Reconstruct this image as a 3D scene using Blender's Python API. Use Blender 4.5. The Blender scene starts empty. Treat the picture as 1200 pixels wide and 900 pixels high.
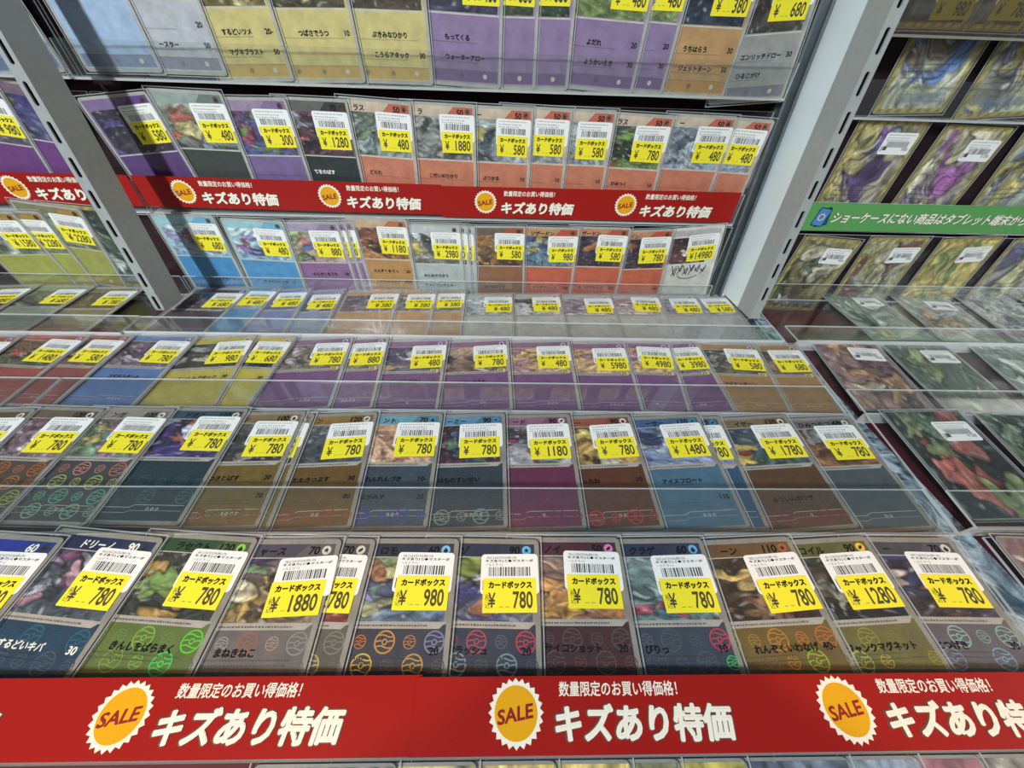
import bpy, math, random
import numpy as np
from mathutils import Matrix, Vector

# ------------------------------------------------------------------ camera, world, lights, exposure
SC = bpy.context.scene
COL = SC.collection
Z0 = 1.15                     # height of the lens above the shop floor (m)
MM = 0.001
cam_d = bpy.data.cameras.new('camera')
cam_d.sensor_fit = 'HORIZONTAL'; cam_d.sensor_width = 36.0; cam_d.lens = 13.5
cam_d.clip_start = 0.005; cam_d.clip_end = 50
cam = bpy.data.objects.new('camera', cam_d); COL.objects.link(cam)
R_ = (0.999604, -0.013409, 0.02472); D_ = (0.011133, -0.618519, -0.785691); F_ = (0.025825, 0.785656, -0.618125)
cam.matrix_world = Matrix(((R_[0], -D_[0], -F_[0], 0), (R_[1], -D_[1], -F_[1], 0), (R_[2], -D_[2], -F_[2], Z0), (0, 0, 0, 1)))
SC.camera = cam
vs = SC.view_settings
vs.view_transform = 'Standard'; vs.look = 'None'; vs.gamma = 1.0; vs.use_curve_mapping = False
vs.exposure = 0.0
SC.cycles.transparent_max_bounces = 40
SC.cycles.max_bounces = 8
SC.cycles.sample_clamp_indirect = 4.0

world = bpy.data.worlds.new('shop_air'); SC.world = world; world.use_nodes = True
world.node_tree.nodes['Background'].inputs[0].default_value = (0.80, 0.90, 1.0, 1)
world.node_tree.nodes['Background'].inputs[1].default_value = 0.10

def aim(o, target):
    o.rotation_euler = (Vector(target) - o.location).to_track_quat('-Z', 'Y').to_euler()
def area(name, loc, target, sx, sy, power, col):
    l = bpy.data.lights.new(name, 'AREA'); l.shape = 'RECTANGLE'; l.size = sx; l.size_y = sy; l.energy = power; l.color = col
    o = bpy.data.objects.new(name, l); COL.objects.link(o); o.location = loc; aim(o, target); return o
def spot(name, loc, target, deg, blend, size, power, col, oval=1.0, roll=0.0):
    l = bpy.data.lights.new(name, 'SPOT'); l.spot_size = math.radians(deg); l.spot_blend = blend; l.shadow_soft_size = size
    l.energy = power; l.color = col
    o = bpy.data.objects.new(name, l); COL.objects.link(o); o.location = loc; aim(o, target)
    o.rotation_euler = (o.rotation_euler.to_matrix() @ Matrix.Rotation(math.radians(roll), 3, 'Z')).to_euler(); o.scale = (oval, 1, 1); return o
# cool tube light of the shop ceiling to the left, in front of the shelf
area('ceiling_tube_lamp', (-0.82, -1.15, Z0 + 0.85), (0, 0.35, Z0 - 0.1), 0.08, 0.34, 42, (0.88, 0.96, 1.0))
# soft fill lamp added low on the right to brighten the left post's side
area('added_fill_lamp', (1.6, -0.30, Z0 + 0.35), (-0.3, 0.32, Z0 - 0.05), 0.7, 0.5, 7, (0.95, 0.97, 1.0))
# two added warm spots with oval beams; their gap stands in for a shadow
spot('added_warm_spot', (-0.42, -0.70, Z0 + 0.95), (-0.175, 0.062, Z0 - 0.215), 5.2, 0.16, 0.008, 30, (1.0, 0.54, 0.18), 3.3, 26)
spot('added_warm_spot', (0.68, -0.62, Z0 + 0.95), (0.350, 0.045, Z0 - 0.215), 6.0, 0.16, 0.008, 30, (1.0, 0.54, 0.18), 3.2, -32)

# ------------------------------------------------------------------ materials
def lin(h):
    h = h.lstrip('#'); out = []
    for i in (0, 2, 4):
        c = int(h[i:i + 2], 16) / 255.0
        out.append(c / 12.92 if c <= 0.04045 else ((c + 0.055) / 1.055) ** 2.4)
    return tuple(out)
def mixc(a, b, t): return tuple(a[i] * (1 - t) + b[i] * t for i in range(3))

def new_mat(name):
    m = bpy.data.materials.new(name); m.use_nodes = True
    nt = m.node_tree; nt.nodes.clear()
    out = nt.nodes.new('ShaderNodeOutputMaterial')
    return m, nt, out
def noise(nt, scale, detail=2.0, vec=None, rough=0.5):
    n = nt.nodes.new('ShaderNodeTexNoise'); n.inputs['Scale'].default_value = scale; n.inputs['Detail'].default_value = detail
    n.inputs['Roughness'].default_value = rough
    tc = nt.nodes.new('ShaderNodeTexCoord'); nt.links.new(tc.outputs['Object'], n.inputs['Vector'])
    return n
def printed(name, rough=0.45, spec=0.4, metal=0.0, grain=0.10, gscale=900):
    """paper / card print: the printed colours live in the Col attribute"""
    m, nt, out = new_mat(name)
    b = nt.nodes.new('ShaderNodeBsdfPrincipled')
    a = nt.nodes.new('ShaderNodeAttribute'); a.attribute_name = 'Col'
    n = noise(nt, gscale, 6, rough=0.6)
    mr = nt.nodes.new('ShaderNodeMapRange'); mr.inputs['To Min'].default_value = 1 - grain; mr.inputs['To Max'].default_value = 1 + grain
    nt.links.new(n.outputs['Fac'], mr.inputs['Value'])
    mx = nt.nodes.new('ShaderNodeVectorMath'); mx.operation = 'SCALE'
    nt.links.new(a.outputs['Color'], mx.inputs[0]); nt.links.new(mr.outputs[0], mx.inputs['Scale'])
    nt.links.new(mx.outputs[0], b.inputs['Base Color'])
    b.inputs['Roughness'].default_value = rough; b.inputs['Specular IOR Level'].default_value = spec; b.inputs['Metallic'].default_value = metal
    nt.links.new(b.outputs[0], out.inputs[0]); return m
def solid(name, hexcol, rough=0.5, spec=0.4, metal=0.0, vary=0.08, vscale=60):
    m, nt, out = new_mat(name)
    b = nt.nodes.new('ShaderNodeBsdfPrincipled'); c = lin(hexcol)
    n = noise(nt, vscale, 4)
    r = nt.nodes.new('ShaderNodeValToRGB')
    r.color_ramp.elements[0].position = 0.3; r.color_ramp.elements[1].position = 0.7
    r.color_ramp.elements[0].color = tuple(x * (1 - vary) for x in c) + (1,); r.color_ramp.elements[1].color = tuple(min(1, x * (1 + vary)) for x in c) + (1,)
    nt.links.new(n.outputs['Fac'], r.inputs[0]); nt.links.new(r.outputs[0], b.inputs['Base Color'])
    b.inputs['Roughness'].default_value = rough; b.inputs['Specular IOR Level'].default_value = spec; b.inputs['Metallic'].default_value = metal
    nt.links.new(b.outputs[0], out.inputs[0]); return m
def clear(name, tint, gloss_rough, ior, haze, haze_col, wrinkle=0.0, wscale=40, base_refl=0.0):
    """thin clear sheet: see-through with a mirror-like coat and a trace of milky haze"""
    m, nt, out = new_mat(name)
    t = nt.nodes.new('ShaderNodeBsdfTransparent'); t.inputs[0].default_value = tint + (1,)
    g = nt.nodes.new('ShaderNodeBsdfGlossy'); g.inputs['Roughness'].default_value = gloss_rough; g.inputs[0].default_value = (1, 1, 1, 1)
    d = nt.nodes.new('ShaderNodeBsdfDiffuse'); d.inputs[0].default_value = haze_col + (1,)
    lw = nt.nodes.new('ShaderNodeLayerWeight'); lw.inputs['Blend'].default_value = 0.5      # Schlick's law, the same from both sides
    pw = nt.nodes.new('ShaderNodeMath'); pw.operation = 'POWER'; pw.inputs[1].default_value = 5.0
    nt.links.new(lw.outputs['Facing'], pw.inputs[0])
    r0 = ((ior - 1) / (ior + 1)) ** 2 + base_refl
    add = nt.nodes.new('ShaderNodeMath'); add.operation = 'MULTIPLY_ADD'; add.inputs[1].default_value = 1 - r0; add.inputs[2].default_value = r0; add.use_clamp = True
    nt.links.new(pw.outputs[0], add.inputs[0])
    if wrinkle:
        n = noise(nt, wscale, 3); n.inputs['Distortion'].default_value = 0.8
        bp = nt.nodes.new('ShaderNodeBump'); bp.inputs['Strength'].default_value = wrinkle; bp.inputs['Distance'].default_value = 0.003
        nt.links.new(n.outputs['Fac'], bp.inputs['Height']); nt.links.new(bp.outputs[0], g.inputs['Normal']); nt.links.new(bp.outputs[0], lw.inputs['Normal'])
    m1 = nt.nodes.new('ShaderNodeMixShader'); m1.inputs[0].default_value = haze
    nt.links.new(t.outputs[0], m1.inputs[1]); nt.links.new(d.outputs[0], m1.inputs[2])
    m2 = nt.nodes.new('ShaderNodeMixShader')
    nt.links.new(add.outputs[0], m2.inputs[0]); nt.links.new(m1.outputs[0], m2.inputs[1]); nt.links.new(g.outputs[0], m2.inputs[2])
    nt.links.new(m2.outputs[0], out.inputs[0]); return m

M_CARD = printed('card_print', 0.38, 0.45, grain=0.42, gscale=110)
M_ART = printed('artwork_print', 0.38, 0.45, grain=0.5, gscale=520)
M_PAPER = printed('label_paper', 0.6, 0.3, grain=0.03)
M_STRIP = printed('banner_print', 0.3, 0.2, grain=0.05, gscale=1500)
M_FOIL = printed('holo_foil', 0.32, 0.7, metal=0.35, grain=0.2)
M_INK = solid('black_ink', '17161a', 0.6, 0.2)
M_INKW = solid('white_ink', 'e8e4d8', 0.5, 0.3, vary=0.02)
M_INKG = solid('grey_ink', '4c4832', 0.6, 0.2)
M_SLEEVE = clear('sleeve_film', (0.97, 0.98, 0.98), 0.10, 1.40, 0.014, (0.9, 0.93, 0.95), wrinkle=1.0, wscale=32)
M_SLEEVE_EDGE = clear('sleeve_edge', (0.9, 0.92, 0.93), 0.2, 1.45, 0.35, (0.75, 0.78, 0.8), base_refl=0.05)
M_ACR = clear('clear_acrylic', (0.955, 0.965, 0.96), 0.03, 1.45, 0.012, (0.9, 0.92, 0.92), base_refl=0.012)
M_PLATE = clear('clear_back_plate', (0.97, 0.975, 0.975), 0.1, 1.3, 0.0, (0.9, 0.9, 0.9))
M_SMOKE = clear('smoky_plastic', (0.80, 0.77, 0.72), 0.15, 1.45, 0.05, (0.35, 0.32, 0.28), base_refl=0.03)
M_ACR_EDGE = clear('acrylic_edge', (0.75, 0.78, 0.78), 0.15, 1.5, 0.65, (0.80, 0.84, 0.84), base_refl=0.05)
M_RISER = clear('glint_riser', (0.88, 0.9, 0.9), 0.14, 1.5, 0.60, (0.82, 0.80, 0.76), wrinkle=0.5, wscale=55, base_refl=0.10)  # milky warm haze paints bright glints onto the otherwise clear riser
M_POST = solid('grey_painted_steel', '9b9e9c', 0.45, 0.5, 0.0, 0.05, 180)
M_SLOT = solid('slot_shade', '0c0c0e', 0.8, 0.1)
M_WHITEPANEL = solid('white_painted_panel', 'dfe8ea', 0.4, 0.5, 0, 0.03, 40)
M_ALU = solid('brushed_aluminium', '777d80', 0.35, 0.6, 0.8, 0.12, 90)
M_BOARD = solid('dark_back_board', '2a1519', 0.75, 0.2, 0, 0.15, 30)
M_BASE = solid('maroon_base_board', '541f26', 0.65, 0.3, 0, 0.10, 50)
def crumpled(name):
    """pale edge strip under a crumpled clear film: its reflections painted in as bluish white and darker patches, plus a wrinkled gloss"""
    m, nt, out = new_mat(name); bs = nt.nodes.new('ShaderNodeBsdfPrincipled'); n = noise(nt, 60, 4); n.inputs['Distortion'].default_value = 1.5
    r = nt.nodes.new('ShaderNodeValToRGB'); r.color_ramp.elements[0].position = 0.35; r.color_ramp.elements[1].position = 0.62
    r.color_ramp.elements[0].color = lin('4f6270') + (1,); r.color_ramp.elements[1].color = lin('c4d6e0') + (1,)
    bp = nt.nodes.new('ShaderNodeBump'); bp.inputs['Strength'].default_value = 0.8; bp.inputs['Distance'].default_value = 0.004
    nt.links.new(n.outputs['Fac'], r.inputs[0]); nt.links.new(r.outputs[0], bs.inputs['Base Color']); nt.links.new(n.outputs['Fac'], bp.inputs['Height']); nt.links.new(bp.outputs[0], bs.inputs['Normal'])
    bs.inputs['Roughness'].default_value = 0.2; nt.links.new(bs.outputs[0], out.inputs[0]); return m
M_CREAM = crumpled('pale_shelf_edge')
M_RAIL = solid('grey_rail', '8a857a', 0.4, 0.5, 0.5, 0.15, 120)

# ------------------------------------------------------------------ mesh helper (millimetres in, metres out)
class MB:
    def __init__(s): s.v = []; s.f = []; s.c = []; s.m = []
    def poly(s, pts, col=(.5, .5, .5), mi=0):
        i = len(s.v); s.v += [tuple(p) for p in pts]; s.f.append(tuple(range(i, i + len(pts)))); s.c.append(col); s.m.append(mi)
    def rect(s, x0, y0, x1, y1, z, col, mi=0): s.poly([(x0, y0, z), (x1, y0, z), (x1, y1, z), (x0, y1, z)], col, mi)
    def outline(s, x0, y0, x1, y1, r, n=4):
        p = []
        for cx, cy, a0 in ((x1 - r, y1 - r, 0), (x0 + r, y1 - r, 90), (x0 + r, y0 + r, 180), (x1 - r, y0 + r, 270)):
            for k in range(n + 1):
                a = math.radians(a0 + 90.0 * k / n); p.append((cx + r * math.cos(a), cy + r * math.sin(a)))
        return p
    def slab(s, pts, z0, z1, col, side=None, mi=0, smi=None):
        """prism over a 2-D outline"""
        n = len(pts); side = side or col; smi = mi if smi is None else smi
        s.poly([(x, y, z1) for x, y in pts], col, mi); s.poly([(x, y, z0) for x, y in reversed(pts)], col, mi)
        for k in range(n):
            a, b = pts[k], pts[(k + 1) % n]
            s.poly([(a[0], a[1], z0), (b[0], b[1], z0), (b[0], b[1], z1), (a[0], a[1], z1)], side, smi)
    def box(s, x0, y0, z0, x1, y1, z1, col=(.5, .5, .5), mi=0, emi=None):
        """emi = material of the narrow edge faces; top/bottom keep mi"""
        emi = mi if emi is None else emi
        V = [(x0, y0, z0), (x1, y0, z0), (x1, y1, z0), (x0, y1, z0), (x0, y0, z1), (x1, y0, z1), (x1, y1, z1), (x0, y1, z1)]
        for q, mm in (((3, 2, 1, 0), mi), ((4, 5, 6, 7), mi), ((0, 1, 5, 4), emi), ((1, 2, 6, 5), emi), ((2, 3, 7, 6), emi), ((3, 0, 4, 7), emi)):
            s.poly([V[i] for i in q], col, mm)
    def disc(s, cx, cy, r, z, col, n=20, ry=None, rot=0, mi=0):
        ry = ry or r; ca, sa = math.cos(rot), math.sin(rot); p = []
        for k in range(n):
            a = 2 * math.pi * k / n; x, y = r * math.cos(a), ry * math.sin(a)
            p.append((cx + x * ca - y * sa, cy + x * sa + y * ca, z))
        s.poly(p, col, mi)
    def ring(s, cx, cy, r0, r1, z, col, n=24, a0=0, a1=360, sq=1.0):
        for k in range(n):
            a = math.radians(a0 + (a1 - a0) * k / n); b = math.radians(a0 + (a1 - a0) * (k + 1) / n)
            s.poly([(cx + r0 * math.cos(a), cy + sq * r0 * math.sin(a), z), (cx + r1 * math.cos(a), cy + sq * r1 * math.sin(a), z),
                    (cx + r1 * math.cos(b), cy + sq * r1 * math.sin(b), z), (cx + r0 * math.cos(b), cy + sq * r0 * math.sin(b), z)], col)
    def band(s, pts, w, z, col):
        """a stroke of width w along pts"""
        for (xa, ya), (xb, yb) in zip(pts[:-1], pts[1:]):
            dx, dy = xb - xa, yb - ya; L = math.hypot(dx, dy) or 1; nx, ny = -dy / L * w / 2, dx / L * w / 2
            s.poly([(xa - nx, ya - ny, z), (xb - nx, yb - ny, z), (xb + nx, yb + ny, z), (xa + nx, ya + ny, z)], col)
    def mesh(s, name, mats):
        me = bpy.data.meshes.new(name)
        me.from_pydata([(x * MM, y * MM, z * MM) for x, y, z in s.v], [], s.f)
        for m in mats: me.materials.append(m)
        at = me.color_attributes.new('Col', 'FLOAT_COLOR', 'CORNER')
        data = []
        for f, c in zip(s.f, s.c): data += (list(c) + [1.0]) * len(f)
        at.data.foreach_set('color', data)
        me.polygons.foreach_set('material_index', s.m); me.update(); return me
    def build(s, name, mats, parent=None):
        return link(name, s.mesh(name, mats if isinstance(mats, list) else [mats]), parent)
def link(name, data, parent=None):
    o = bpy.data.objects.new(name, data); COL.objects.link(o); o.parent = parent; return o
def tag(o, label=None, cat=None, group=None, kind=None):
    for k, v in (('label', label), ('category', cat), ('group', group), ('kind', kind)):
        if v: o[k] = v
    return o

# ------------------------------------------------------------------ writing
_text = {}
def text_mesh(body, bold=0.0, shear=0.0, mat=None, sx=1.0):
    """flat mesh of a line of writing, 1 mm cap-to-descender box, x0 = 0, baseline y = 0; returns (mesh, width)"""
    key = (body, bold, shear, mat.name, sx)
    if key in _text: return _text[key]
    cu = bpy.data.curves.new('writing', 'FONT'); cu.body = body; cu.size = 1.0; cu.shear = shear
    cu.resolution_u = 3; cu.fill_mode = 'FRONT'
    ob = bpy.data.objects.new('writing', cu); COL.objects.link(ob)
    dg = bpy.context.evaluated_depsgraph_get(); dg.update()
    me = bpy.data.meshes.new_from_object(ob.evaluated_get(dg))
    bpy.data.objects.remove(ob); bpy.data.curves.remove(cu)
    n = len(me.vertices)
    co = np.zeros(n * 3, dtype=np.float32); me.vertices.foreach_get('co', co); co = co.reshape(-1, 3)
    if n: co[:, 0] -= co[:, 0].min(); co[:, 0] *= sx
    co[:, 2] = 0; me.vertices.foreach_set('co', co.ravel()); me.update()
    if bold and n:                      # heavier strokes: the same glyphs laid over each other, a hair apart
        polys = [tuple(p.vertices) for p in me.polygons]; V = []; F = []
        k = 12 if bold > 0.03 else 6
        for q in range(k):
            a = 2 * math.pi * q / k; dx, dy = bold * math.cos(a) * sx, bold * math.sin(a); o = len(V)
            V += [(x + dx, y + dy, q * 1.2e-5) for x, y, _ in co.tolist()]; F += [tuple(i + o for i in p) for p in polys]
        bpy.data.meshes.remove(me); me = bpy.data.meshes.new('writing'); me.from_pydata(V, [], F); me.update()
        co = np.array(V)
    me.materials.clear(); me.materials.append(mat)
    _text[key] = (me, float(co[:, 0].max()) if n else 0.0, float(co[:, 1].min()) if n else 0, float(co[:, 1].max()) if n else 1)
    return _text[key]
def write(name, body, parent, x, y, z, h=None, w=None, mat=None, bold=0.0, shear=0.0, align='L', rot=0.0, sx=1.0, em=None):
    """put writing with its lower left at (x, y) mm; h = height of its glyph box, w = its width"""
    me, wd, y0, y1 = text_mesh(body, bold, shear, mat or M_INK, sx)
    sy = (h / max(y1 - y0, 1e-4)) if h else None
    sxx = (w / max(wd, 1e-4)) if w else sy
    sy = sy or sxx
    if em: sy = em; sxx = em
    W = wd * sxx
    ox = {'L': 0, 'C': -W / 2, 'R': -W}[align]
    o = link(name, me, parent)
    ca, sa = math.cos(rot), math.sin(rot); dy = 0 if em else -y0 * sy
    o.location = ((x + ox * ca - dy * sa) * MM, (y + ox * sa + dy * ca) * MM, z * MM)
    o.rotation_euler = (0, 0, rot); o.scale = (sxx * MM, sy * MM, 1)
    return o

# ------------------------------------------------------------------ the planes the cards lie on
E_LOW = math.radians(10.0953); E_UP = math.radians(-6.0)
def _pl(a): a = math.radians(a); return (Vector((0, math.cos(a), math.sin(a))), Vector((0, -math.sin(a), math.cos(a))))
PLANE = {'lowW': _pl(5.8), 'lowX': _pl(8.8), 'low': (Vector((0, math.cos(E_LOW), math.sin(E_LOW))), Vector((0, -math.sin(E_LOW), math.cos(E_LOW)))),
         'up': (Vector((0, math.sin(E_UP), math.cos(E_UP))), Vector((0, -math.cos(E_UP), math.sin(E_UP))))}
ROW = {'Z': ('low', 224), 'Y': ('low', 233), 'X': ('lowX', 240.7), 'W': ('lowW', 231.4), 'V': ('up', 394), 'U': ('up', 406), 'T': ('up', 408), 'B': ('low', 240)}
def frame(row, x, s, theta=0.0, lift=0.0, tilt=0.0):
    """matrix of a spot on a row: x along the shelf, s up the row, lift off it (mm); theta turns it, tilt raises its right side"""
    pl, h = ROW[row]; d, n = PLANE[pl]; ux = Vector((1, 0, 0))
    t = math.radians(theta)
    ex = ux * math.cos(t) + d * math.sin(t); ey = d * math.cos(t) - ux * math.sin(t)
    ex2 = ex * math.cos(tilt) + n * math.sin(tilt); n2 = n * math.cos(tilt) - ex * math.sin(tilt)
    p = (ux * x + d * s + n * (lift - h)) * MM + Vector((0, 0, Z0))
    return Matrix(((ex2.x, ey.x, n2.x, p.x), (ex2.y, ey.y, n2.y, p.y), (ex2.z, ey.z, n2.z, p.z), (0, 0, 0, 1)))
def empty(name, mat):
    o = bpy.data.objects.new(name, None); o.empty_display_size = 0.01; COL.objects.link(o); o.matrix_world = mat; return o

# ------------------------------------------------------------------ the setting
def world_box(mb, x0, y0, z0, x1, y1, z1, **k): mb.box(x0, y0, z0 + Z0 / MM, x1, y1, z1 + Z0 / MM, **k)
b = MB(); world_box(b, -950, 424, -230, 900, 436, 200); tag(b.build('wall_back', M_BOARD), kind='structure')
# maroon board the trays lie on, rising gently to the back
def sloped(mb, x0, x1, y0, z0, y1, z1, th, col=(.5, .5, .5)):
    Zm = Z0 / MM
    V = [(x0, y0, z0 + Zm), (x1, y0, z0 + Zm), (x1, y1, z1 + Zm), (x0, y1, z1 + Zm)]
    W = [(x, y, z - th) for x, y, z in V]
    mb.poly(V, col); mb.poly(W[::-1], col)
    for k in range(4):
        a, c = k, (k + 1) % 4; mb.poly([W[a], W[c], V[c], V[a]], col)
b = MB(); sloped(b, -950, 900, 33, -229.0, 424, -209.5, 14)
tag(b.build('counter_board', M_BASE), 'maroon sloping board under the trays at the foot of the shelf', 'shelf board')
b = MB(); sloped(b, 276, 302, 35, -225.9, 422, -206.4, 2.6)
tag(b.build('shelf_edge_strip', M_CREAM), 'reflection-painted pale edge strip running down the maroon board between the middle and right trays', 'edge strip')

def post(x0, x1, y0, y1, z0, z1, slot0, label):
    """hollow slotted upright: front face with real slots, two sides, back, added black sheet for the shade inside"""
    t = empty('shelf_post', Matrix.Translation((0, 0, 0)))
    t.location = ((x0 + x1) / 2 * MM, y1 * MM, z0 * MM + Z0)
    ox, oy, oz = (x0 + x1) / 2, y1, z0
    b = MB(); hw = (x1 - x0) / 2; H = z1 - z0; D = y0 - y1
    pitch, sl, sw = 23.4, 14.4, 3.2
    zs = []; z = slot0 - z0
    while z - pitch > 4: z -= pitch
    cells = []; cur = 0.0
    while z + pitch < H:
        zc = z; a, c = zc - pitch / 2, zc + pitch / 2
        if a < cur: a = cur
        cells.append((a, c, zc)); cur = c; z += pitch
    def face_hole(a, c, zc):
        n = 24; outer = []; inner = []
        for k in range(n):
            an = 2 * math.pi * (k + 0.5) / n; ca, sa = math.cos(an), math.sin(an)
            # stadium hole
            hy = (sl - sw) / 2
            inner.append((sw / 2 * ca, zc + sw / 2 * sa + (hy if sa > 0 else -hy)))
            q = max(abs(ca) / hw, abs(sa) / ((c - a) / 2)); outer.append((ca / q, (a + c) / 2 + sa / q))
        for k in range(n):
            j = (k + 1) % n
            b.poly([(outer[k][0], D, outer[k][1]), (outer[j][0], D, outer[j][1]), (inner[j][0], D, inner[j][1]), (inner[k][0], D, inner[k][1])])
            b.poly([(inner[k][0], D, inner[k][1]), (inner[j][0], D, inner[j][1]), (inner[j][0], D + 1.4, inner[j][1]), (inner[k][0], D + 1.4, inner[k][1])])
        for (sx, sz) in ((-hw, a), (hw, a), (hw, c), (-hw, c)):   # square the corners
            ks = min(range(n), key=lambda k: (outer[k][0] - sx) ** 2 + (outer[k][1] - sz) ** 2)
            k2 = min((ks - 1) % n, (ks + 1) % n, key=lambda k: (outer[k][0] - sx) ** 2 + (outer[k][1] - sz) ** 2)
            b.poly([(sx, D, sz), (outer[ks][0], D, outer[ks][1]), (outer[k2][0], D, outer[k2][1])])
    for a, c, zc in cells: face_hole(a, c, zc)
    if cells[0][0] > 0: b.poly([(-hw, D, 0), (hw, D, 0), (hw, D, cells[0][0]), (-hw, D, cells[0][0])])
    b.poly([(-hw, D, cur), (hw, D, cur), (hw, D, H), (-hw, D, H)])
    for sx in (-hw, hw): b.poly([(sx, D, 0), (sx, 0, 0), (sx, 0, H), (sx, D, H)])
    b.poly([(-hw, 0, 0), (hw, 0, 0), (hw, 0, H), (-hw, 0, H)]); b.poly([(-hw, D, H), (hw, D, H), (hw, 0, H), (-hw, 0, H)]); b.poly([(-hw, D, 0), (hw, D, 0), (hw, 0, 0), (-hw, 0, 0)])
    b.build('post_channel', M_POST, t)
    b = MB(); b.box(-hw + 1, D + 3, 2, hw - 1, D + 5, H - 2); b.build('slot_shade_sheet', M_SLOT, t)  # black sheet painted as the shade behind the slots
    tag(t, label, 'shelf post', 'slotted shelf posts'); return t
post(-345, -335.5, 350, 377, -187, 170, -15.3, 'grey slotted steel shelf post crossing the left side of the picture')
post(254.5, 264, 350, 376, -186, 170, -18.5, 'grey slotted steel shelf post beside the white side panel, left of the green banner')
b = MB(); world_box(b, 254.6, 376.1, -186, 257, 423.5, 170); world_box(b, 254.6, 411, -207.5, 257, 423.5, -186)
tag(b.build('side_panel', M_WHITEPANEL), 'white side panel between the back board and the right slotted post', 'panel')
b = MB(); world_box(b, 238, 414, -203, 254, 423.5, 170); world_box(b, 240, 408, -203, 242.5, 414, 170); world_box(b, 249, 408, -203, 251.5, 414, 170)
tag(b.build('channel_rail', M_ALU), 'upright grey metal channel running up the left edge of the white side panel', 'rail')

# ------------------------------------------------------------------ clear J-shaped trays
def tray(row, x0, x1, s0, top, flap, label, lipz=9.0, lift=0.0, plate=None, flapm=None):
    t = empty('acrylic_card_tray', frame(row, (x0 + x1) / 2, s0, lift=lift)); w = (x1 - x0) / 2; th = 1.6
    b = MB(); b.box(-w, 0, -2.2, w, top - s0, -0.6, mi=0, emi=1); b.build('back_plate', [plate or M_PLATE, M_ACR_EDGE], t)
    b = MB()
    V = (-w, -th, w, 0)
    b.box(-w, -th, -2.2, w, 0, lipz, mi=0, emi=0)
    b.build('riser', [M_RISER, M_RISER], t)
    b = MB(); b.box(-w, -th, lipz, w, flap - s0, lipz + th, mi=0, emi=1); b.build('flap', [flapm or M_ACR, M_ACR_EDGE], t)
    tag(t, label, 'card tray', 'clear card trays'); return t

# ------------------------------------------------------------------ printed pictures: plain abstract paintings
def paint(nx, ny, seed, pal, busy=1.0, gold=False):
    rs = np.random.RandomState(seed)
    v, u = np.meshgrid(np.linspace(0, 1, ny), np.linspace(0, 1, nx), indexing='ij')
    P = [np.array(lin(c)) for c in pal]
    P = [(0.82 * p + 0.18 * p.mean()) for p in P]
    def field(lo, hi, k=5, uu=None, vv=None):
        uu = u if uu is None else uu; vv = v if vv is None else vv
        f = np.zeros_like(u)
        for _ in range(k):
            a = rs.uniform(0, 2 * np.pi); fr = rs.uniform(lo, hi)
            f += np.sin(2 * np.pi * fr * (np.cos(a) * uu + np.sin(a) * vv) + rs.uniform(0, 6.28))
        return f / k
    wu = u + 0.15 * field(0.6, 1.6) * busy + 0.05 * field(2.5, 5); wv = v + 0.15 * field(0.6, 1.6) * busy + 0.05 * field(2.5, 5)
    base = np.clip(0.5 + 0.5 * (wv - 0.5) * 1.6 + 0.6 * field(0.8, 2.2), 0, 1)[..., None]
    img = P[0] * (1 - base) + P[1 % len(P)] * base
    for i in range(2, len(P)):
        for _ in range(rs.randint(2, 4) + (1 if busy > 1 else 0)):
            cx, cy = rs.uniform(0.05, 0.75), rs.uniform(0.1, 0.92); rx, ry = rs.uniform(0.05, 0.22), rs.uniform(0.05, 0.2); a = rs.uniform(0, 3.14)
            dx, dy = wu - cx, wv - cy; X = dx * np.cos(a) + dy * np.sin(a); Y = -dx * np.sin(a) + dy * np.cos(a)
            ang = np.arctan2(Y, X); lob = 1 + 0.28 * np.sin(ang * rs.randint(2, 7) + rs.uniform(0, 6))
            r = np.sqrt((X / rx) ** 2 + (Y / ry) ** 2) / lob
            inside = np.clip((1.0 - r) * 7, 0, 1)[..., None] * rs.uniform(0.7, 1.0); rim = np.exp(-((r - 1.0) / 0.12) ** 2)[..., None]
            body = P[i] * (0.6 + 0.7 * np.clip(0.5 + Y / ry * 0.5 + 0.5 * field(2, 5, 4), 0, 1)[..., None])
            img = img * (1 - inside) + body * inside
            img = img * (1 - 0.6 * rim)
    for lo, hi, amp in ((2, 4, 0.38), (4, 8, 0.40), (8, 14, 0.30)):
        img = img * (1 + amp * field(lo, hi, 6, wu, wv)[..., None] * 1.6)
    cr = np.exp(-(field(1.5, 4, 4, wu, wv) / 0.05) ** 2)[..., None] * 0.55; img = img * (1 - cr)
    sp = np.clip(field(5, 11, 5, wu, wv) - 0.42, 0, 1)[..., None] * 2.0; img = img * (1 - sp) + (0.25 + 0.75 * P[1 % len(P)] + 0.1) * sp
    if gold:
        e = np.minimum(np.minimum(u, 1 - u) * 63 / 88, np.minimum(v, 1 - v))[..., None]
        g = np.array(lin('a89650')) * (0.6 + 0.7 * np.clip(0.5 + np.sin(46 * (u + v) + 3 * field(1, 3)) * 0.5, 0, 1)[..., None])
        m = np.clip((0.038 - e) * 70, 0, 1); img = img * (1 - m) + g * m
        for k in range(3):                # a rules block of fine lines low on the card
            yy = 0.62 + 0.05 * k; m = ((np.abs(v - yy) < 0.009) & (u > 0.12) & (u < 0.8 - 0.1 * k))[..., None] * 0.6; img = img * (1 - m) + 0.03 * m
        m = (np.clip((0.05 - np.abs(v - 0.88)) * 60, 0, 1) * np.clip((0.34 - np.abs(u - 0.56)) * 40, 0, 1))[..., None] * 0.6
        img = img * (1 - m) + np.array(lin('7a8894')) * m
    return np.clip(img, 0.006, 0.9)
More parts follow.
